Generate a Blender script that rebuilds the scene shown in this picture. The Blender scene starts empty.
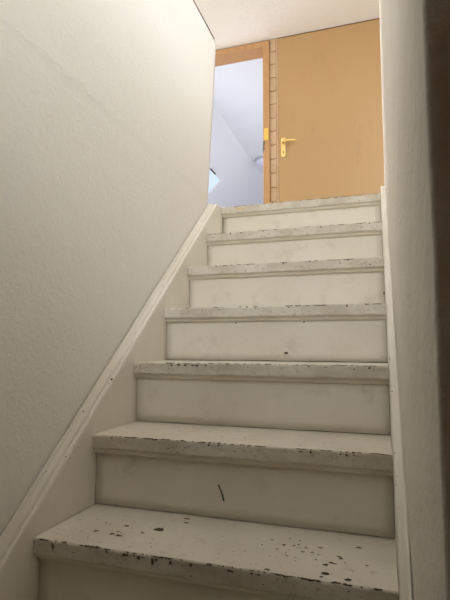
import bpy, bmesh, math, random
from mathutils import Vector, noise

random.seed(7)
sc = bpy.context.scene
col = sc.collection

# ------------------------------------------------------------------ camera
CAM = Vector((0.7952, -2.3907, -0.7508))
YAW, PITCH, ROLL, FOC = 0.3125, 0.0989, 0.0036, 480.15      # focal length in pixels of a 450x600 frame
cy, sy, cp, sp = math.cos(YAW), math.sin(YAW), math.cos(PITCH), math.sin(PITCH)
FW = Vector((-sy * cp, cy * cp, sp))
R0 = Vector((cy, sy, 0)); U0 = R0.cross(FW)
RI = math.cos(ROLL) * R0 + math.sin(ROLL) * U0
UP = -math.sin(ROLL) * R0 + math.cos(ROLL) * U0
cam = bpy.data.cameras.new('camera')
cam.sensor_fit = 'VERTICAL'; cam.sensor_height = 24.0; cam.lens = FOC / 600 * 24.0
cam.clip_start = 0.02
camo = bpy.data.objects.new('camera', cam); col.objects.link(camo)
from mathutils import Matrix
camo.matrix_world = Matrix(((RI.x, UP.x, -FW.x, CAM.x), (RI.y, UP.y, -FW.y, CAM.y), (RI.z, UP.z, -FW.z, CAM.z), (0, 0, 0, 1)))
sc.camera = camo

# ------------------------------------------------------------------ world, daylight at the windows, exposure
w = bpy.data.worlds.new('sky'); sc.world = w; w.use_nodes = True
w.node_tree.nodes['Background'].inputs[0].default_value = (0.70, 0.84, 1.0, 1)
w.node_tree.nodes['Background'].inputs[1].default_value = 1.0
sc.view_settings.view_transform = 'Standard'; sc.view_settings.look = 'None'
sc.view_settings.gamma = 1; sc.view_settings.exposure = 0.14
sc.view_settings.use_curve_mapping = False
sc.cycles.max_bounces = 14; sc.cycles.diffuse_bounces = 10

def daylight(name, loc, direction, sx, sy_, watts, color):
    l = bpy.data.lights.new(name, 'AREA'); l.shape = 'RECTANGLE'; l.size = sx; l.size_y = sy_
    l.energy = watts; l.color = color
    o = bpy.data.objects.new(name, l); col.objects.link(o); o.location = loc
    o.rotation_euler = Vector(direction).to_track_quat('-Z', 'Y').to_euler()
    return o
S45 = math.sqrt(0.5)
daylight('daylight_rear_window', (1.15, -4.13, 1.42), (0, 1, 0), 2.7, 1.0, 92, (0.98, 0.99, 1.0))
daylight('daylight_stair_skylight', (1.55, -0.95, 2.188), (0, 0, -1), 0.9, 1.5, 64, (0.93, 0.97, 1.0))
daylight('daylight_side_window', (-3.03, 0.55, 1.35), (1, 0, 0), 1.3, 1.0, 60, (0.98, 0.99, 1.0))
daylight('added_light_attic_slope', (2.03, 3.7, 1.62), (-S45, 0, -S45), 0.90, 1.6, 94, (0.88, 0.915, 1.0))  # added out of view to brighten the left attic slope
daylight('added_light_attic_ceiling', (-1.92, 2.60, 1.60), (S45, 0, -S45), 0.84, 0.84, 44, (0.88, 0.915, 1.0))  # extra unseen source that lifts the attic ceiling by bounce

# ------------------------------------------------------------------ helpers
def tag(o, label=None, cat=None, kind=None, group=None):
    if label: o['label'] = label
    if cat: o['category'] = cat
    if kind: o['kind'] = kind
    if group: o['group'] = group
    return o

def link(name, me, mat, parent=None, smooth=False):
    if mat: me.materials.append(mat)
    o = bpy.data.objects.new(name, me); col.objects.link(o)
    if smooth:
        for p in me.polygons: p.use_smooth = True
    if parent is not None:
        o.parent = parent
        if parent.type == 'EMPTY': o.matrix_parent_inverse = Matrix.Translation(parent.location).inverted()
    return o

def from_bm(name, bm, mat, parent=None, smooth=False):
    bmesh.ops.recalc_face_normals(bm, faces=bm.faces)
    me = bpy.data.meshes.new(name); bm.to_mesh(me); bm.free()
    return link(name, me, mat, parent, smooth)

def empty(name, loc):
    o = bpy.data.objects.new(name, None); col.objects.link(o); o.location = loc; return o

def add_box(bm, a, b, bevel=0.0, seg=1):
    x0, y0, z0 = a; x1, y1, z1 = b
    r = bmesh.ops.create_cube(bm, size=1.0)
    for v in r['verts']:
        v.co = Vector(((x0 + x1) / 2 + v.co.x * (x1 - x0), (y0 + y1) / 2 + v.co.y * (y1 - y0), (z0 + z1) / 2 + v.co.z * (z1 - z0)))
    if bevel:
        es = list({e for v in r['verts'] for e in v.link_edges})
        bmesh.ops.bevel(bm, geom=es, offset=bevel, segments=seg, affect='EDGES', profile=0.5)

def box(name, a, b, mat, parent=None, bevel=0.0, seg=1):
    bm = bmesh.new(); add_box(bm, a, b, bevel, seg)
    return from_bm(name, bm, mat, parent)

def boxes(name, lst, mat, parent=None):
    bm = bmesh.new()
    for a, b in lst: add_box(bm, a, b)
    return from_bm(name, bm, mat, parent)

def loft(name, rings, mat, parent=None, smooth=False, caps=True):
    """rings: list of equal-length closed point rings"""
    bm = bmesh.new()
    vs = [[bm.verts.new(p) for p in r] for r in rings]
    n = len(rings[0])
    for a, b in zip(vs, vs[1:]):
        for i in range(n):
            j = (i + 1) % n
            bm.faces.new((a[i], a[j], b[j], b[i]))
    if caps:
        bm.faces.new(vs[0]); bm.faces.new(vs[-1][::-1])
    return from_bm(name, bm, mat, parent, smooth)

def wob(x, y=0.0, z=0.0, f=1.0): return noise.noise(Vector((x * f, y * f, z * f)))

# ------------------------------------------------------------------ materials
def mat(name, color, rough=0.6, var=None, var_scale=3.0, var_amt=1.0, bump=0.0, bump_scale=60.0, stretch=None, metal=0.0,
        var2=None, v2_scale=30.0, v2_lo=0.5, v2_hi=0.7, spec=0.4, bump2=0.0, bump2_scale=12.0):
    m = bpy.data.materials.new(name); m.use_nodes = True
    nt = m.node_tree; b = nt.nodes['Principled BSDF']
    b.inputs['Roughness'].default_value = rough; b.inputs['Metallic'].default_value = metal
    b.inputs['Specular IOR Level'].default_value = spec
    tc = nt.nodes.new('ShaderNodeTexCoord'); vec = tc.outputs['Object']
    if stretch:
        mp = nt.nodes.new('ShaderNodeMapping'); mp.inputs['Scale'].default_value = stretch
        nt.links.new(vec, mp.inputs[0]); vec = mp.outputs[0]
    c4 = (*color, 1)
    out = None
    def noi(scale, detail=4, rgh=0.55):
        n = nt.nodes.new('ShaderNodeTexNoise'); n.inputs['Scale'].default_value = scale
        n.inputs['Detail'].default_value = detail; n.inputs['Roughness'].default_value = rgh
        nt.links.new(vec, n.inputs['Vector']); return n
    def ramp(src, lo, hi):
        r = nt.nodes.new('ShaderNodeMapRange'); r.interpolation_type = 'SMOOTHSTEP'
        r.inputs['From Min'].default_value = lo; r.inputs['From Max'].default_value = hi
        nt.links.new(src, r.inputs['Value']); return r.outputs[0]
    def mix(fac, a, bcol):
        mx = nt.nodes.new('ShaderNodeMix'); mx.data_type = 'RGBA'
        nt.links.new(fac, mx.inputs['Factor'])
        if isinstance(a, tuple): mx.inputs['A'].default_value = a
        else: nt.links.new(a, mx.inputs['A'])
        mx.inputs['B'].default_value = bcol
        return mx.outputs['Result']
    out = c4
    if var:
        f = ramp(noi(var_scale).outputs['Fac'], 0.35, 0.35 + 0.35 / max(var_amt, 0.01))
        out = mix(f, out, (*var, 1))
    if var2:
        f = ramp(noi(v2_scale, 6, 0.65).outputs['Fac'], v2_lo, v2_hi)
        out = mix(f, out, (*var2, 1))
    if isinstance(out, tuple): b.inputs['Base Color'].default_value = out
    else: nt.links.new(out, b.inputs['Base Color'])
    nrm = None
    for st, s, d in ((bump, bump_scale, 5), (bump2, bump2_scale, 3)):
        if st:
            bp = nt.nodes.new('ShaderNodeBump'); bp.inputs['Strength'].default_value = 1.0
            bp.inputs['Distance'].default_value = st
            nt.links.new(noi(s, d).outputs['Fac'], bp.inputs['Height'])
            if nrm is not None: nt.links.new(nrm, bp.inputs['Normal'])
            nrm = bp.outputs[0]
    if nrm is not None: nt.links.new(nrm, b.inputs['Normal'])
    return m

M = {}
M['plaster'] = mat('textured_white_plaster', (0.83, 0.825, 0.795), 0.75, (0.805, 0.795, 0.755), 1.3, 0.8, bump=0.0024, bump_scale=85, bump2=0.003, bump2_scale=9)
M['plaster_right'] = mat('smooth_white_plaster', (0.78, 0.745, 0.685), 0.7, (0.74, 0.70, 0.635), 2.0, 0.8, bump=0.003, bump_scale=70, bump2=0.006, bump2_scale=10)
M['ceiling'] = mat('ceiling_white', (0.86, 0.84, 0.81), 0.85, (0.83, 0.805, 0.77), 2.0, bump=0.003, bump_scale=45)
M['attic'] = mat('attic_white', (0.74, 0.745, 0.77), 0.85, (0.72, 0.725, 0.755), 1.0, bump=0.002, bump_scale=30)
M['floor'] = mat('landing_floor', (0.58, 0.55, 0.50), 0.6, (0.52, 0.49, 0.44), 3.0)
M['floor_attic'] = mat('attic_floor', (0.74, 0.73, 0.72), 0.5, (0.70, 0.69, 0.68), 3.0)
M['floor_low'] = mat('lower_floor', (0.22, 0.15, 0.085), 0.6, (0.18, 0.12, 0.07), 3.0)
M['low_wall'] = mat('lower_hall_paint', (0.36, 0.26, 0.155), 0.8, bump=0.004, bump_scale=50)
M['riser'] = mat('riser_cream_paint', (0.755, 0.72, 0.64), 0.5, (0.70, 0.66, 0.57), 4.0, 0.9, bump=0.0012, bump_scale=40,
                 var2=(0.58, 0.53, 0.44), v2_scale=11, v2_lo=0.52, v2_hi=0.82)
M['tread'] = mat('tread_worn_paint', (0.74, 0.705, 0.63), 0.5, (0.66, 0.62, 0.54), 6.0, 1.0, bump=0.0015, bump_scale=50,
                 var2=(0.52, 0.475, 0.39), v2_scale=38, v2_lo=0.55, v2_hi=0.78)
M['nose'] = mat('nosing_scuffed_paint', (0.69, 0.655, 0.575), 0.55, (0.55, 0.505, 0.42), 9.0, 1.0, bump=0.002, bump_scale=60,
                var2=(0.45, 0.40, 0.315), v2_scale=70, v2_lo=0.52, v2_hi=0.72)
M['scotia'] = mat('scotia_cream_paint', (0.75, 0.71, 0.62), 0.5, (0.66, 0.61, 0.51), 8.0, bump=0.001, bump_scale=50)
M['string'] = mat('stringer_cream_paint', (0.79, 0.76, 0.69), 0.5, (0.745, 0.71, 0.63), 4.0, bump=0.0015, bump_scale=45)
M['chip'] = mat('bare_dark_wood', (0.075, 0.058, 0.038), 0.9, (0.16, 0.125, 0.08), 60.0)
M['pen'] = mat('green_pen', (0.025, 0.075, 0.02), 0.6)
M['door'] = mat('tan_door_paint', (0.40, 0.246, 0.108), 0.5, (0.382, 0.232, 0.099), 2.2, 0.6, stretch=(2, 2, 0.8), bump=0.0008, bump_scale=12,
                var2=(0.34, 0.21, 0.095), v2_scale=4, v2_lo=0.58, v2_hi=0.8)
M['frame'] = mat('orange_wood_frame', (0.45, 0.25, 0.11), 0.5, (0.40, 0.21, 0.085), 6.0, 0.9, stretch=(9, 9, 0.7), bump=0.0006, bump_scale=20)
M['bare'] = mat('bare_pale_wood', (0.62, 0.40, 0.19), 0.7, (0.52, 0.30, 0.12), 30.0)
M['brick'] = mat('tan_painted_brick', (0.52, 0.36, 0.215), 0.7, (0.47, 0.315, 0.18), 12.0, bump=0.003, bump_scale=45)
M['joint'] = mat('tan_mortar', (0.36, 0.225, 0.105), 0.9)
M['brass'] = mat('brass', (0.90, 0.66, 0.26), 0.32, metal=0.75)
M['black'] = mat('black_hole', (0.015, 0.012, 0.01), 0.8)
M['yellow'] = mat('yellow_metal', (0.72, 0.47, 0.09), 0.45)
M['cap'] = mat('brown_wood_cap', (0.13, 0.085, 0.055), 0.6, (0.09, 0.06, 0.04), 10.0)
M['white'] = mat('white_gloss', (0.80, 0.80, 0.80), 0.35)
M['dark'] = mat('dark_grey_bar', (0.035, 0.033, 0.032), 0.5)
M['opal'] = mat('opal_glass', (0.72, 0.74, 0.86), 0.25)
M['grey'] = mat('grey_metal_rim', (0.50, 0.51, 0.55), 0.5)
gm = bpy.data.materials.new('window_glass'); gm.use_nodes = True
nt = gm.node_tree
tr = nt.nodes.new('ShaderNodeBsdfTransparent'); gl = nt.nodes.new('ShaderNodeBsdfGlossy'); mx = nt.nodes.new('ShaderNodeMixShader')
gl.inputs['Roughness'].default_value = 0.02; mx.inputs[0].default_value = 0.06
nt.links.new(tr.outputs[0], mx.inputs[1]); nt.links.new(gl.outputs[0], mx.inputs[2])
nt.links.new(mx.outputs[0], nt.nodes['Material Output'].inputs['Surface'])
M['glass'] = gm

# ------------------------------------------------------------------ dimensions (metres; landing level is z = 0)
RISE, RUN, OVER, THK, W = 0.20, 0.2332, 0.0242, 0.041, 0.816
SL = RISE / RUN
NT = 13                       # treads from the landing nosing down to the lower floor
LOW = -(NT) * RISE            # lower floor
CEIL = 2.078
DY = 1.70                     # door wall
WTOP = 1.26                   # top of the right-hand stairwell wall
YO = -2.05                    # rear edge of the stairwell opening
XL, XR = -0.04, W + 0.021     # wall faces
YC = -1.965                   # near corner of the right wall

# ------------------------------------------------------------------ the shell
# left wall: lower wall and, above the landing level, a slightly proud knee wall
def left_wall():
    ny, nz = 150, 130
    zs = [LOW + (0.952 - LOW) * i / nz for i in range(nz + 1)]
    ztop = 0.952
    # refine around the seam
    zs = sorted(set([round(z, 4) for z in zs] + [round(0.018 + 0.005 * k, 4) for k in range(-9, 10)]))
    bm = bmesh.new(); grid = []
    y0 = -4.2
    for i in range(ny + 1):
        t = i / ny
        rowv = []
        for z in zs:
            yend = 0.025 - 0.120 * max(0.0, min(1.0, (0.95 - z) / 0.95))
            if z < -0.004: yend = 0.044
            y = y0 + (yend - y0) * t
            seam = 0.018 + 0.004 * wob(y, 0.3, 0, 3.0)
            s = max(0.0, min(1.0, (z - seam) / 0.04 + 0.5)); s = s * s * (3 - 2 * s)
            amp = 0.0017 + 0.0010 * wob(y, 9.1, 0, 2.2)
            x = XL + amp * s + 0.001 * (wob(y, z, 0, 2.5) - 1)
            if i == ny: x -= 0.004
            rowv.append(bm.verts.new((x, y, z)))
        grid.append(rowv)
    back = [[bm.verts.new((XL - 0.10, v.co.y, v.co.z)) for v in r] for r in grid]
    nj = len(zs) - 1
    for i in range(ny):
        a, b, c, d = grid[i], grid[i + 1], back[i], back[i + 1]
        for j in range(nj):
            bm.faces.new((a[j], b[j], b[j + 1], a[j + 1])); bm.faces.new((c[j], c[j + 1], d[j + 1], d[j]))
        bm.faces.new((a[nj], b[nj], d[nj], c[nj])); bm.faces.new((a[0], c[0], d[0], b[0]))
    for i in (0, ny):
        for j in range(nj): bm.faces.new((grid[i][j], grid[i][j + 1], back[i][j + 1], back[i][j]))
    return from_bm('wall_left', bm, M['plaster'], None, True)
wl = left_wall()
wl.data.polygons.foreach_set('use_smooth', [len(p.vertices) == 4 and abs(p.normal.x) > 0.5 for p in wl.data.polygons])
tag(wl, 'long white textured plaster wall beside the stairs, ending as a knee wall at the landing', 'wall', 'structure')
box('wall_cap', (XL - 0.10, -4.2, 0.952), (XL + 0.0035, -0.022, 0.957), M['cap'], wl)

# right wall: an L in plan with rounded plaster corners
def right_wall():
    def corner(cx, cyy, r, a0, a1, n=6):
        return [(cx + r * math.cos(math.radians(a0 + (a1 - a0) * k / n)), cyy + r * math.sin(math.radians(a0 + (a1 - a0) * k / n))) for k in range(n + 1)]
    YE = 0.25
    plan = corner(XR + 0.03, YE - 0.03, 0.03, 90, 180, 8)           # far bullnose
    plan = [(XR + 0.11, YE)] + plan
    plan += [(XR, YE - 0.03 - (YE - 0.03 - YC - 0.02) * k / 24) for k in range(1, 24)]
    plan += corner(XR + 0.005, YC + 0.005, 0.005, 180, 270, 4)
    plan += [(2.6, YC), (2.6, YC + 0.11), (XR + 0.11, YC + 0.11)]
    rings = []
    n = 150
    zs = sorted([LOW + (WTOP - LOW) * i / n for i in range(n + 1)] + [-0.1251, -0.1249])
    for z in zs:
        ring = []
        for (x, y) in plan:
            if x > 2 and z > -0.125: x = XR + 0.112      # above the lower hall the wall runs straight on
            dx = dy = 0.0
            if x < XR + 0.02:
                dx = 0.0010 * (1 + wob(y, z, 2.0, 5.0))
            if x < XR + 0.05 and y < YC + 0.05:
                dy = 0.014 * wob(1.0, 5.0, z, 5.0) + 0.003 * wob(3.0, 1.0, z, 22.0)
            ring.append((x + dx, y + dy, z))
        rings.append(ring)
    o = loft('wall_right', rings, M['plaster_right'], None, True)
    for p in o.data.polygons:
        if len(p.vertices) > 4: p.use_smooth = False
    return o
wr = right_wall()
tag(wr, 'white plaster wall on the right of the stairs with a rounded edge and a dark return face', 'wall', 'structure')
tag(box('wall_right_upper', (XR + 0.006, -4.2, -0.25), (XR + 0.11, YC, WTOP), M['plaster_right']),
    'white wall upstairs beside the stairwell', 'wall', 'structure')

# upper storey
rear = boxes('wall_rear', [((-3.1, -4.3, 0.0), (-0.2, -4.2, CEIL)), ((2.5, -4.3, 0.0), (3.3, -4.2, CEIL)),
                           ((-0.2, -4.3, 0.0), (2.5, -4.2, 0.92)), ((-0.2, -4.3, 1.92), (2.5, -4.2, CEIL))], M['plaster'])
tag(rear, 'upstairs wall behind the camera with a wide window', 'wall', 'structure')
side = boxes('wall_side', [((-3.2, -4.3, 0), (-3.1, -0.1, CEIL)), ((-3.2, 1.2, 0), (-3.1, DY + 0.12, CEIL)),
                           ((-3.2, -0.1, 0), (-3.1, 1.2, 0.85)), ((-3.2, -0.1, 1.85), (-3.1, 1.2, CEIL))], M['plaster'])
tag(side, 'upstairs outer wall beyond the knee wall', 'wall', 'structure')
tag(box('wall_landing', (3.2, -4.2, 0), (3.3, DY, CEIL), M['plaster']), 'upstairs wall far to the right of the stairwell', 'wall', 'structure')

def window(name, axis, at, a0, a1, z0, z1, label):
    """a casement frame in a wall opening; axis 'y' means the wall is a plane of constant y"""
    t = 0.05
    def bx_(u0, u1, w0, w1, d):
        if axis == 'y': return ((u0, at - d, w0), (u1, at + d, w1))
        return ((at - d, u0, w0), (at + d, u1, w1))
    e = empty(name, ((a0 + a1) / 2, at, z0) if axis == 'y' else (at, (a0 + a1) / 2, z0))
    for r in ((a0, a1, z0, z0 + t), (a0, a1, z1 - t, z1), (a0, a0 + t, z0 + t, z1 - t), (a1 - t, a1, z0 + t, z1 - t),
              ((a0 + a1) / 2 - t / 2, (a0 + a1) / 2 + t / 2, z0 + t, z1 - t)):
        p, q = bx_(*r, 0.03); box('window_frame', p, q, M['white'], e)
    mid = (a0 + a1) / 2
    for u0, u1 in ((a0 + t, mid - t / 2), (mid + t / 2, a1 - t)):
        p, q = bx_(u0, u1, z0 + t, z1 - t, 0.003); box('pane', p, q, M['glass'], e)
    tag(e, label, 'window', 'structure')
window('window_1', 'y', -4.26, -0.2, 2.5, 0.92, 1.92, 'white casement window upstairs behind the camera')
window('window_2', 'x', -3.16, -0.1, 1.2, 0.85, 1.85, 'white window in the outer wall beyond the knee wall')

# ceilings and floors
cx0, cx1, cy0, cy1 = 1.1, 2.0, -1.7, -0.2          # roof window over the right side of the stairwell
tag(boxes('ceiling', [((-3.1, -4.2, CEIL), (cx0, DY, CEIL + 0.1)), ((cx1, -4.2, CEIL), (3.2, DY, CEIL + 0.1)),
                      ((cx0, -4.2, CEIL), (cx1, cy0, CEIL + 0.1)), ((cx0, cy1, CEIL), (cx1, DY, CEIL + 0.1))], M['ceiling']), 'off-white plaster ceiling above the landing', 'ceiling', 'structure')
fl = boxes('floor', [((-3.1, -4.2, -0.25), (XL - 0.10, DY, 0.0)), ((XL - 0.10, OVER + 0.02, -0.25), (XR + 0.11, DY, 0.0)),
                     ((XR + 0.11, -1.82, -0.25), (3.2, DY, 0.0)),
                     ((XL, -4.2, -0.25), (XR, YO, 0.0)), ((XR + 0.11, -4.2, -0.25), (3.2, YC, 0.0))], M['floor'])
tag(fl, 'landing floor behind the top stair nosing', 'floor', 'structure')
tag(box('floor_lower', (XL, -4.2, LOW - 0.1), (2.6, 0.3, LOW), M['floor_low']), 'dark floor of the lower hall', 'floor', 'structure')
tag(box('wall_lower_rear', (XL, -4.3, LOW), (2.6, -4.2, -0.25), M['low_wall']), 'lower hall wall behind the camera', 'wall', 'structure')
tag(box('wall_lower_right', (2.6, -4.3, LOW), (2.7, YC + 0.1, -0.25), M['low_wall']), 'lower hall end wall on the right', 'wall', 'structure')

e = empty('window_5', ((cx0 + cx1) / 2, (cy0 + cy1) / 2, CEIL))
tag(e, 'flat roof window in the ceiling over the right side of the stairwell', 'skylight', 'structure')
for a, b in (((cx0, cy0), (cx0 + .04, cy1)), ((cx1 - .04, cy0), (cx1, cy1)), ((cx0 + .04, cy0), (cx1 - .04, cy0 + .04)), ((cx0 + .04, cy1 - .04), (cx1 - .04, cy1))):
    box('skylight_frame', (*a, CEIL + 0.02), (*b, CEIL + 0.09), M['white'], e)
box('pane', (cx0 + .04, cy0 + .04, CEIL + 0.05), (cx1 - .04, cy1 - .04, CEIL + 0.054), M['glass'], e)

tag(box('added_wall_understair', (XL - 0.10, 0.27, LOW), (XR + 0.11, 0.37, -0.25), M['low_wall']), 'unseen wall added under the landing to keep sky light out', 'wall', 'structure')  # added out of sight so no sky light leaks through the steps

# door wall
OX0, OX1, OZ = -0.975, -0.166, 2.012       # clear opening of the left doorway
DX0, DX1 = -0.026, 0.905                   # flush door leaf
wb = boxes('wall_back', [((-3.2, DY, 0), (OX0 - 0.06, DY + 0.12, CEIL + 0.3)), ((OX0 - 0.06, DY + 0.003, OZ + 0.048), (OX1 + 0.062, DY + 0.12, 2.45)),
                         ((OX1 + 0.06, DY + 0.014, 0), (DX1 + 0.02, DY + 0.12, CEIL + 0.37)), ((DX1 + 0.004, DY, 0), (3.3, DY + 0.12, CEIL + 0.37))], M['joint'])
tag(wb, 'tan painted wall at the top of the stairs around the doors', 'wall', 'structure')
# narrow brick strip between the frame and the door
zb = 0.030; pitch = 0.1285
k = 0
zj = [0.672 - pitch * i for i in range(5, 0, -1)] + [0.672, 0.805, 0.935, 1.065, 1.196, 1.318, 1.451, 1.575, 1.704, 1.832, 1.953, CEIL]
zj[0] = 0.03
for i, (a, b) in enumerate(zip(zj, zj[1:])):
    dy = 0.0015 * wob(i * 1.7, 0.4)
    box('brick', (OX1 + 0.062, DY + 0.002 + dy, a + 0.0025), (DX0 - 0.021 + 0.002 * wob(i, 2.2), DY + 0.014, b - 0.0025), M['brick'], wb, 0.002)
box('filler_strip', (DX0 - 0.018, DY + 0.003, 0.0), (DX0 - 0.004, DY + 0.014, CEIL), M['brick'], wb, 0.001)

# left doorway frame
df = empty('door_1', ((OX0 + OX1) / 2, DY, 0))
tag(df, 'orange-brown wooden door frame of the open doorway into the bright attic room', 'door frame', 'structure')
box('head', (OX0 - 0.06, DY - 0.012, OZ), (OX1 + 0.06, DY + 0.157, OZ + 0.05), M['frame'], df, 0.002)
jr = box('jamb', (OX1, DY - 0.013, 0), (OX1 + 0.06, DY + 0.157, OZ + 0.05), M['frame'], df, 0.002)
box('jamb', (OX0 - 0.06, DY - 0.013, 0), (OX0, DY + 0.157, OZ + 0.05), M['frame'], df, 0.002)
box('strike_plate', (OX1 + 0.012, DY - 0.0165, 1.115), (OX1 + 0.048, DY - 0.0125, 1.225), M['yellow'], jr, 0.001)
# splintered hollow under the plate
bm = bmesh.new()
vs = [bm.verts.new((OX1 + x, DY - 0.0138, z)) for x, z in ((-.001, 1.105), (.014, 1.11), (.020, 1.09), (.012, 1.06), (.015, 1.03), (.004, 1.0), (-.001, 1.02))]
bm.faces.new(vs); r = bmesh.ops.extrude_face_region(bm, geom=bm.faces[:])
for v in [g for g in r['geom'] if isinstance(g, bmesh.types.BMVert)]: v.co.y += 0.003
from_bm('splintered_notch', bm, M['chip'], jr)
box('screw_hole', (OX1 + 0.026, DY - 0.0137, 0.852), (OX1 + 0.032, DY - 0.0125, 0.858), M['black'], jr)

# flush tan door with brass handle
dr = empty('door_2', ((DX0 + DX1) / 2, DY, 0)); tag(dr, 'flush tan painted door with brass lever handle at the top of the stairs', 'door', 'structure')
leaf = box('door_leaf', (DX0, DY - 0.004, 0.008), (DX1, DY + 0.012, CEIL - 0.012), M['door'], dr, 0.0015)
PX, PZ = 0.017, 1.066
bm = bmesh.new()
out = [(-.0195, .045), (-.0165, .048), (.0165, .048), (.0195, .045), (.0195, -.118), (.0125, -.128), (.007, -.124), (0, -.131), (-.007, -.124), (-.0125, -.128), (-.0195, -.118)]
f = bm.faces.new([bm.verts.new((PX + x, DY - 0.004, PZ + z)) for x, z in out])
r = bmesh.ops.extrude_face_region(bm, geom=[f])
for v in [g for g in r['geom'] if isinstance(g, bmesh.types.BMVert)]: v.co.y -= 0.006
hd = from_bm('handle_plate', bm, M['brass'], dr)
def tube(name, pts, rad, mt, parent, n=12, flat=1.0):
    rings = []
    for i, p in enumerate(pts):
        p = Vector(p); a = Vector(pts[max(i - 1, 0)]); b = Vector(pts[min(i + 1, len(pts) - 1)])
        d = (b - a).normalized(); s = Vector((0, 0, 1)); e = d.cross(s).normalized()
        rr = rad[i] if isinstance(rad, (list, tuple)) else rad
        rings.append([p + e * rr * math.cos(2 * math.pi * k / n) * flat + s * rr * math.sin(2 * math.pi * k / n) for k in range(n)])
    return loft(name, rings, mt, parent, True)
yf = DY - 0.010
tube('handle_collar', [(PX, yf + .002, PZ), (PX, yf - .010, PZ)], 0.0125, M['brass'], hd, 16)
tube('lever', [(PX, yf, PZ), (PX, yf - .034, PZ + .001), (PX + .004, yf - .045, PZ + .001), (PX + .016, yf - .050, PZ + .001), (PX + .05, yf - .050, PZ),
               (PX + .09, yf - .050, PZ - .003), (PX + .118, yf - .048, PZ - .006), (PX + .123, yf - .048, PZ - .0065)],
     [.0085, .0085, .009, .0092, .0088, .0080, .0075, .004], M['brass'], hd)
bm = bmesh.new()
kh = [(.0045 * math.cos(a), .0045 * math.sin(a) + .006) for a in [math.radians(t) for t in range(-40, 221, 26)]] + [(-.0032, -.014), (.0032, -.014)]
f = bm.faces.new([bm.verts.new((PX + x, yf - .0006, PZ - .083 + z)) for x, z in kh])
r = bmesh.ops.extrude_face_region(bm, geom=[f])
for v in [g for g in r['geom'] if isinstance(g, bmesh.types.BMVert)]: v.co.y += 0.001
from_bm('keyhole', bm, M['black'], hd)

# ------------------------------------------------------------------ attic room behind the doorway
AZ, AX0, AX1, AYE = 2.35, -1.164, 1.25, 7.2       # flat ceiling between two 45 degree slopes
KNEE = 0.55
XK = AX0 - (AZ - KNEE)
tag(box('ceiling_attic', (AX0, DY + 0.12, AZ), (AX1, AYE, AZ + 0.08), M['attic']), 'white flat ceiling of the attic room', 'ceiling', 'structure')
tag(box('floor_attic', (XK - 0.1, DY, -0.1), (AX1 + 1.9, AYE, 0.0), M['floor_attic']), 'attic room floor', 'floor', 'structure')
tag(box('wall_attic_end', (XK - 0.1, AYE, 0), (AX1 + 1.9, AYE + 0.1, AZ + 0.1), M['attic']), 'far gable wall of the attic room', 'wall', 'structure')
tag(box('wall_attic_knee', (XK - 0.1, DY + 0.12, 0), (XK, AYE, KNEE), M['attic']), 'low knee wall of the attic room', 'wall', 'structure')
tag(box('wall_attic_front', (XK - 0.1, DY + 0.12, 0), (OX0 - 0.06, DY + 0.16, AZ), M['attic']), 'attic side of the door wall', 'wall', 'structure')
def P(s, y, d=0.0):
    """point on the left roof slope: s metres down from the ceiling edge, d metres outwards"""
    return Vector((AX0 - s * S45 - d * S45, y, AZ - s * S45 + d * S45))
def slope_slab(bm, s0, s1, y0, y1, d0=0.0, d1=0.035):
    vs = [bm.verts.new(P(s, y, d)) for d in (d0, d1) for s, y in ((s0, y0), (s1, y0), (s1, y1), (s0, y1))]
    for f in ((0, 1, 2, 3), (4, 5, 6, 7), (0, 1, 5, 4), (1, 2, 6, 5), (2, 3, 7, 6), (3, 0, 4, 7)): bm.faces.new([vs[i] for i in f])
SMAX = (AZ - KNEE) / S45
sk = [(2.16, 3.02), (3.92, 4.765)]       # y ranges: a skylight added out of view for light, then the visible one
S0, S1 = 0.585, 1.46
bm = bmesh.new()
slope_slab(bm, 0, S0, DY + 0.12, AYE); slope_slab(bm, S1, SMAX, DY + 0.12, AYE)
ys = [DY + 0.12] + [v for p in sk for v in p] + [AYE]
for a, b in zip(ys[0::2], ys[1::2]): slope_slab(bm, S0, S1, a, b)
tag(from_bm('wall_attic_slope', bm, M['attic']), 'white sloping roof side of the attic room with a skylight', 'sloping wall', 'structure')
def PR(t, y, d=0.0): return Vector((AX1 + t * S45 + d * S45, y, AZ - t * S45 + d * S45))
def slab_r(bm, t0, t1, y0, y1, d0=0.0, d1=0.10):
    vs = [bm.verts.new(PR(t, y, d)) for d in (d0, d1) for t, y in ((t0, y0), (t1, y0), (t1, y1), (t0, y1))]
    for f in ((0, 1, 2, 3), (4, 5, 6, 7), (0, 1, 5, 4), (1, 2, 6, 5), (2, 3, 7, 6), (3, 0, 4, 7)): bm.faces.new([vs[i] for i in f])
bm = bmesh.new()
r0, r1, ra, rb = 0.55, 1.50, 2.85, 4.55
slab_r(bm, -0.1, r0, DY + 0.12, AYE); slab_r(bm, r1, SMAX + 0.1, DY + 0.12, AYE); slab_r(bm, r0, r1, DY + 0.12, ra); slab_r(bm, r0, r1, rb, AYE)
tag(from_bm('wall_attic_right', bm, M['attic']), 'opposite sloping side of the attic room with an added roof window', 'sloping wall', 'structure')
tag(box('wall_attic_knee_right', (AX1 + 1.8, DY + 0.12, 0), (AX1 + 1.9, AYE, KNEE), M['attic']), 'low knee wall on the far side of the attic room', 'wall', 'structure')
e = empty('added_window_4', PR((r0 + r1) / 2, (ra + rb) / 2)); tag(e, 'unseen roof window added in the opposite attic slope for light', 'skylight', 'structure')  # opening made up to hold the light for the left slope
for t0, t1, y0, y1 in ((r0, r0 + .04, ra, rb), (r1 - .04, r1, ra, rb), (r0 + .04, r1 - .04, ra, ra + .04), (r0 + .04, r1 - .04, rb - .04, rb)):
    bm = bmesh.new(); slab_r(bm, t0, t1, y0, y1, 0.0, 0.06); from_bm('skylight_frame', bm, M['white'], e)
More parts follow.
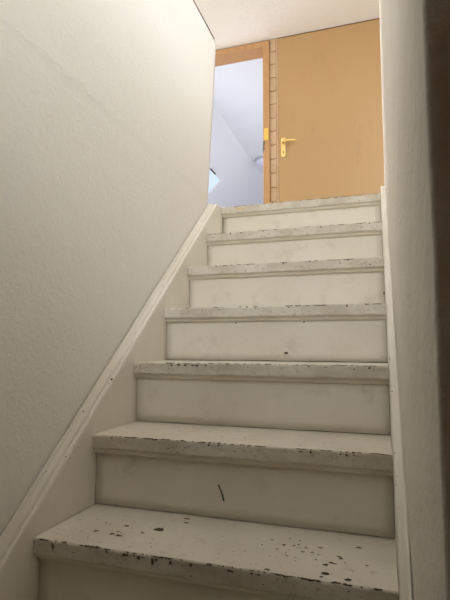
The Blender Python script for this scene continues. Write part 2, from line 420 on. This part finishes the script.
bm = bmesh.new(); slab_r(bm, r0 + .04, r1 - .04, ra + .04, rb - .04, 0.03, 0.034); from_bm('pane', bm, M['glass'], e)
for i, (a, b) in enumerate(sk):
    e = empty(('added_window_6', 'window_3')[i], P((S0 + S1) / 2, (a + b) / 2))
    tag(e, ('unseen skylight added close to the door wall to light the attic', 'bright skylight in the attic slope seen past the end of the knee wall')[i], 'skylight', 'structure')
    t = 0.012
    for s0, s1, y0, y1 in ((S0, S0 + t, a, b), (S1 - t, S1, a, b), (S0 + t, S1 - t, a, a + t), (S0 + t, S1 - t, b - t, b)):
        bm = bmesh.new(); slope_slab(bm, s0, s1, y0, y1, 0.004, 0.03); from_bm('skylight_frame', bm, M['white'], e)
    bm = bmesh.new(); slope_slab(bm, S0 + t, S1 - t, a + t, b - t, 0.015, 0.019); from_bm('pane', bm, M['glass'], e)
    bm = bmesh.new(); slope_slab(bm, S0 - 0.008, S0 + 0.014, b - 0.56, b - 0.34, -0.018, -0.002); from_bm('handle_bar', bm, M['dark'], e)

# dome lamp on the attic ceiling
LX, LY, LR = -0.955, 5.12, 0.155
lp = empty('ceiling_lamp', (LX, LY, AZ)); tag(lp, 'round flush dome ceiling lamp half hidden by the door frame in the attic room', 'lamp')
def lathe(name, prof, mt, parent, n=32):
    return loft(name, [[(LX + r * math.cos(2 * math.pi * k / n), LY + r * math.sin(2 * math.pi * k / n), AZ + z) for k in range(n)] for r, z in prof], mt, parent, True)
lathe('base_ring', [(LR, 0), (LR, -0.022), (LR - 0.01, -0.028), (LR - 0.02, -0.028)], M['grey'], lp)
lathe('shade', [(LR - 0.012, -0.024)] + [((LR - 0.012) * math.cos(a), -0.024 - 0.075 * math.sin(a)) for a in [math.radians(9 * t) for t in range(1, 10)]] + [(0.004, -0.0995)], M['opal'], lp)

# ------------------------------------------------------------------ the staircase
st = empty('staircase', (W / 2, -(NT - 1) * RUN, LOW))
tag(st, 'steep straight wooden staircase in chipped cream-white paint rising to the landing', 'staircase')

def tread_profile():
    r = 0.006
    d = RUN + OVER + 0.008
    pts = [(d, 0.0), (d * 0.55, 0.0), (0.03, 0.0)]
    pts += [(r - r * math.sin(a), -r + r * math.cos(a)) for a in [math.radians(22.5 * k) for k in range(0, 5)]]
    pts += [(0.0, -THK * 0.5)]
    pts += [(r * 1.3 - r * 1.3 * math.cos(a), -THK + r * 1.3 - r * 1.3 * math.sin(a)) for a in [math.radians(22.5 * k) for k in range(0, 5)]]
    pts += [(0.03, -THK), (d, -THK)]
    return pts
PROF = tread_profile()

def chip_poly(bm, cx, cy_, rx, ry, place, n=8):
    ph = random.random() * 6
    vs = []
    for k in range(n):
        a = 2 * math.pi * k / n + ph
        q = random.uniform(0.55, 1.25)
        vs.append(bm.verts.new(place(cx + rx * q * math.cos(a), cy_ + ry * q * math.sin(a))))
    bm.faces.new(vs)

def pix(u, v):
    return RI * (u - 225) / FOC - UP * (v - 300) / FOC + FW
def hit_z(u, v, z):
    d = pix(u, v); return CAM + d * ((z - CAM.z) / d.z)
def hit_y(u, v, y):
    d = pix(u, v); return CAM + d * ((y - CAM.y) / d.y)

# dark flecks read off the photograph for the two nearest treads: (pixel x, pixel y, size along, size across)
TOP = {7: [(96, 531, .008, .004), (160, 530, .016, .008), (187, 519, .010, .003), (187, 523, .008, .003), (127, 526, .008, .003), (119, 536, .010, .003), (112, 534, .006, .003),
           (118, 532, .005, .003), (143, 533, .006, .003), (106, 523, .004, .002), (325, 574, .008, .0045), (321, 577, .005, .0025), (359, 548, .007, .003),
           (339, 557, .006, .003), (341, 559, .005, .003), (320, 548, .007, .002), (326, 565, .007, .003), (331, 563, .005, .003), (335, 564, .004, .002),
           (312, 553, .005, .002), (306, 548, .006, .002), (299, 545, .004, .002), (294, 546, .004, .002), (303, 552, .004, .002), (284, 545, .005, .003),
           (367, 566, .004, .002), (287, 556, .003, .002), (277, 549, .003, .002), (316, 560, .003, .002), (348, 580, .010, .003), (300, 541, .003, .002),
           (272, 540, .004, .002), (262, 545, .003, .002), (290, 539, .003, .002), (318, 555, .003, .0015), (345, 563, .003, .0015), (267, 570, .006, .003)],
       6: [(222, 437, .006, .002), (245, 438, .005, .002), (180, 431, .004, .002), (300, 446, .004, .002), (210, 432, .003, .002)]}

def make_tread(k):
    Y, Z = -(k - 1) * RUN, -(k - 1) * RISE
    n = 72
    rings = []
    for i in range(n + 1):
        x = 0.0015 + (W - 0.0025) * i / n
        ring = []
        for (py, pz) in PROF:
            dy = dz = 0.0
            if py < 0.012:
                dy = 0.0014 * wob(x, k * 3.1, 0, 9) + 0.0012 * wob(x, k * 3.1, pz * 3, 45)
                dz = 0.0010 * wob(x, k * 5.3, 7, 7) + (0.0016 * wob(x, k * 1.9, 3, 38) if pz > -0.01 else 0)
            ring.append((x, Y + py + dy, Z + pz + dz))
        rings.append(ring)
    t = loft('tread', rings, M['tread'], st)
    t.data.materials.append(M['nose'])
    for p in t.data.polygons:
        if p.center.y < Y + 0.004: p.material_index = 1
    # moulding under the nose
    prof = [(OVER - 0.014, -THK), (OVER - 0.014, -THK - 0.004), (OVER - 0.010, -THK - 0.010), (OVER - 0.004, -THK - 0.0135), (OVER + 0.002, -THK - 0.0135), (OVER + 0.002, -THK)]
    loft('scotia_moulding', [[(x, Y + a, Z + b) for a, b in prof] for x in (0.0, W)], M['scotia'], t)
    # worn edge and flecks: bare wood showing
    bm = bmesh.new()
    rng = random.Random(100 + k)
    def edge_strip(x0, x1, up, down):
        m = max(3, int((x1 - x0) / 0.0025))
        prev = None
        for i in range(m + 1):
            x = x0 + (x1 - x0) * i / m
            taper = min(1.0, 5 * min(i, m - i) / m + 0.1)
            a0 = 45 - ((8 if k > 4 else 14) + up * rng.random() ** 1.5) * taper; a1 = 45 + ((10 if k > 4 else 16) + down * rng.random() ** 1.5) * taper
            dy = 0.0014 * wob(x, k * 3.1, 0, 9) + 0.0012 * wob(x, k * 3.1, -0.005, 45)
            dz = 0.0010 * wob(x, k * 5.3, 7, 7) + 0.0016 * wob(x, k * 1.9, 3, 38)
            r = 0.006; rr = r + 0.0005
            row = [bm.verts.new((x, Y + r + dy - rr * math.sin(a), Z - r + dz + rr * math.cos(a))) for a in [math.radians(a0 + (a1 - a0) * q / 3) for q in range(4)]]
            if prev:
                for a in range(3): bm.faces.new((prev[a], row[a], row[a + 1], prev[a + 1]))
            prev = row
    x = rng.uniform(0.0, 0.05)
    dens = {1: 0.9, 2: 0.7, 3: 0.6, 4: 0.6, 5: 0.9, 6: 0.85, 7: 0.95}.get(k, 0.5)
    while x < W - 0.03:
        L = rng.choice((0.004, 0.006, 0.01, 0.016, 0.028, 0.05)) * rng.uniform(0.7, 1.3)
        if rng.random() < dens:
            edge_strip(x, min(x + L, W - 0.004), rng.uniform(2, 30), rng.uniform(2, 25))
            if rng.random() < 0.3: chip_poly(bm, x + L / 2, -0.006 - 0.002 * rng.random(), rng.uniform(.002, .005), rng.uniform(.0015, .0035), lambda a, b: (a, Y - 0.0017, Z + b), 8)
        x += L + rng.uniform(0.001, 0.018)
    onface = lambda a, b: (a, Y - 0.0017, Z + b)
    for _ in range(10 if k > 2 else 6):
        chip_poly(bm, rng.uniform(0.02, W - 0.02), rng.uniform(-THK + 0.008, -0.008), rng.uniform(.0015, .004), rng.uniform(.001, .002), onface, 6)
    if k == 7:
        for px, hh in ((53, 0.018), (125, 0.008), (139, 0.010), (153, 0.016), (157, 0.008), (171, 0.010), (191, 0.008), (229, 0.006)):
            h0 = hit_y(px, 548, Y)
            chip_poly(bm, h0.x, -0.004 - hh / 2, 0.004, hh / 2, onface, 9)
    if k == 5:
        for px in (172, 179, 185, 193, 197, 206):
            h0 = hit_y(px, 366, Y); chip_poly(bm, h0.x, -0.008, 0.006, 0.003, onface, 8)
    ontop = lambda a, b: (a, b, Z + 0.0006)
    for (u, v, rx, ry) in TOP.get(k, []):
        h0 = hit_z(u, v, Z); chip_poly(bm, h0.x, h0.y, rx * 1.0, ry * 1.7, ontop, 9)
    if k >= 6:
        for _ in range(60 if k == 7 else 22):
            a, b = rng.choice((rng.gauss(0.2, 0.09), rng.gauss(0.56, 0.08))), rng.uniform(0.02, 0.17)
            if 0.02 < a < W - 0.02: chip_poly(bm, a, Y + b, rng.uniform(.001, .0035), rng.uniform(.001, .002), ontop, 6)
    # dirt line where the tread meets the riser above
    bm.normal_update()
    me = bpy.data.meshes.new('paint_chips'); bm.to_mesh(me); bm.free()
    c = link('paint_chips', me, M['chip'], t); c['kind'] = 'stuff'
    return t

def make_riser(k):
    Y, Z = -(k - 1) * RUN + OVER, -(k - 1) * RISE
    n, m = 24, 6
    bm = bmesh.new()
    z0, z1 = Z - RISE + 0.0028, Z - THK
    f = [[bm.verts.new((0.0020 + (W - 0.0035) * i / n, Y + 0.0012 * wob(W * i / n, k, j * 0.4, 3.0), z0 + (0.0022 * wob(W * i / n, k, 0, 9) if j == 0 else 0) + (z1 - z0) * j / m)) for j in range(m + 1)] for i in range(n + 1)]
    b = [[bm.verts.new((W * i / n, Y + 0.016, z0 + (z1 - z0) * j / m)) for j in (0, m)] for i in range(n + 1)]
    for i in range(n):
        for j in range(m): bm.faces.new((f[i][j], f[i + 1][j], f[i + 1][j + 1], f[i][j + 1]))
        bm.faces.new((f[i][m], f[i + 1][m], b[i + 1][1], b[i][1])); bm.faces.new((f[i][0], f[i + 1][0], b[i + 1][0], b[i][0]))
        bm.faces.new((b[i][0], b[i + 1][0], b[i + 1][1], b[i][1]))
    bm.faces.new(f[0] + [b[0][1], b[0][0]]); bm.faces.new(f[n] + [b[n][1], b[n][0]])
    r = from_bm('riser', bm, M['riser'], st, True)
    for p in r.data.polygons: p.use_smooth = abs(p.normal.y) > 0.9
    return r
treads, risers = {}, {}
for k in range(1, NT + 1):
    treads[k] = make_tread(k); risers[k] = make_riser(k)

# marks on the risers
def face_mark(name, parent, y, pts, mt):
    bm = bmesh.new()
    f = bm.faces.new([bm.verts.new((x, y, z)) for x, z in pts])
    r = bmesh.ops.extrude_face_region(bm, geom=[f])
    for v in [g for g in r['geom'] if isinstance(g, bmesh.types.BMVert)]: v.co.y += 0.003
    return from_bm(name, bm, mt, parent)
y6 = -5 * RUN + OVER - 0.0018
a, b = hit_y(218.3, 485, y6), hit_y(223.5, 501, y6)
m_ = (a + b) / 2 + Vector((0.0022, 0, 0))
face_mark('pen_mark', risers[6], y6, [(a.x - .0012, a.z), (a.x + .0012, a.z + .001), (m_.x + .0016, m_.z), (b.x + .0016, b.z), (b.x - .0012, b.z - .001), (m_.x - .0014, m_.z)], M['pen'])
def knot(k, u, v, rx, rz):
    y = -(k - 1) * RUN + OVER - 0.0018; c = hit_y(u, v, y)
    rr = random.Random(u)
    face_mark('knot_hole', risers[k], y, [(c.x + rx * rr.uniform(.75, 1.15) * math.cos(t * math.pi / 5), c.z + rz * rr.uniform(.75, 1.15) * math.sin(t * math.pi / 5)) for t in range(10)], M['chip'])
knot(4, 286, 353, .0085, .0040)
knot(4, 304, 322, .0040, .0025)
knot(4, 236, 323, .0035, .0030)
knot(3, 384, 293, .0030, .0050)

# stringers
def stringer(sec, zmax, y1, seed):
    ys = [-2.95 + (y1 + 2.95) * i / 130 for i in range(131)]
    rings = []
    for y in ys:
        ring = []
        for (x, dz) in sec:
            z = SL * y + dz
            if dz > 0:
                z += 0.0022 * wob(y, x * 40, seed, 7) + 0.0012 * wob(y, x * 90, seed, 30)
                xx = x + (0.0012 * wob(y, x * 60, seed + 5, 12) if abs(x) > 0.002 else 0)
            else: xx = x
            ring.append((xx, y, max(LOW, min(z, zmax - (0.002 if dz <= 0.053 else 0)))))
        rings.append(ring)
    return loft('stringer', rings, M['string'], st)
ls = stringer([(0, -.33), (0, .050), (-.0015, .056), (-.005, .060), (-.010, .060), (-.013, .056), (-.015, .047), (-.019, .046), (-.022, .055), (-.030, .066), (-.034, .076), (-.0362, .079), (-.0362, -.33)], 0.0, 0.02, 1.0)
rs = stringer([(W, -.33), (W, .050), (W + .002, .057), (W + .007, .061), (W + .014, .061), (W + .0165, .060), (W + .018, .061), (W + .0205, .066), (W + .0205, -.33)], 0.022, 0.06, 4.0)

def specks(parent, lst):
    bm = bmesh.new()
    for (x, y, z, r) in lst:
        q = bmesh.ops.create_icosphere(bm, subdivisions=1, radius=r)
        for v in q['verts']: v.co = Vector((v.co.x * 0.8 + x, v.co.y * random.uniform(.8, 1.6) + y, v.co.z * random.uniform(.6, 1.1) + z))
    me = bpy.data.meshes.new('paint_chips'); bm.to_mesh(me); bm.free()
    o = link('paint_chips', me, M['chip'], parent); o['kind'] = 'stuff'
def on_x(u, v, x):
    d = pix(u, v); return CAM + d * ((x - CAM.x) / d.x)
L_ = []
for u, v, x, r in ((111.5, 384.5, -.004, .0040), (109, 386, -.004, .0022), (83, 417.5, -.030, .0028), (162.3, 287.5, -.026, .0026), (46, 474, -.030, .0015), (66, 448, -.004, .0018), (176, 278, -.01, .0012)):
    p = on_x(u, v, x); L_.append((x, p.y, SL * p.y + {-.004: .060, -.030: .0665, -.026: .062, -.01: .06}[x], r))
specks(ls, L_)
rg = random.Random(3)
specks(rs, [(W + .001 + rg.random() * .010, y, SL * y + .058, rg.uniform(.001, .0022)) for y in [rg.uniform(-1.5, -0.9) for _ in range(34)]])

# unseen globe added in the lower hall as warm fill for the return face
hx, hy, hz = 1.75, -3.1, -0.25
hl = empty('hall_fill_globe', (hx, hy, hz)); tag(hl, 'unseen glowing globe added under the lower hall ceiling as warm fill', 'lamp')
def hall(name, prof, mt, n=24):
    o = loft(name, [[(hx + r * math.cos(2 * math.pi * k / n), hy + r * math.sin(2 * math.pi * k / n), hz + z) for k in range(n)] for r, z in prof], mt, hl, True); return o
hall('ceiling_rose', [(0.05, 0.0), (0.05, -0.02), (0.02, -0.03), (0.012, -0.06)], M['white'])
em = bpy.data.materials.new('warm_fill_globe'); em.use_nodes = True
em.node_tree.nodes['Principled BSDF'].inputs['Emission Color'].default_value = (1.0, 0.60, 0.25, 1)
em.node_tree.nodes['Principled BSDF'].inputs['Emission Strength'].default_value = 3.2
hall('globe', [(0.02, -0.055)] + [(0.10 * math.sin(a), -0.15 + 0.10 * math.cos(a)) for a in [math.radians(t) for t in range(15, 176, 16)]] + [(0.003, -0.25)], em)

h0, h1 = hit_y(235.5, 208, -0.002), hit_y(246, 208, -0.002)
face_mark('yellow_stain', treads[1], -0.0024, [(h0.x, -.012), (h0.x + .012, -.009), (h1.x - .01, -.008), (h1.x, -.014), (h1.x - .012, -.022), (h0.x + .014, -.024), (h0.x + .003, -.019)],
          mat('yellowed_paint', (0.66, 0.53, 0.26), 0.6, (0.64, 0.57, 0.42), 50.0))
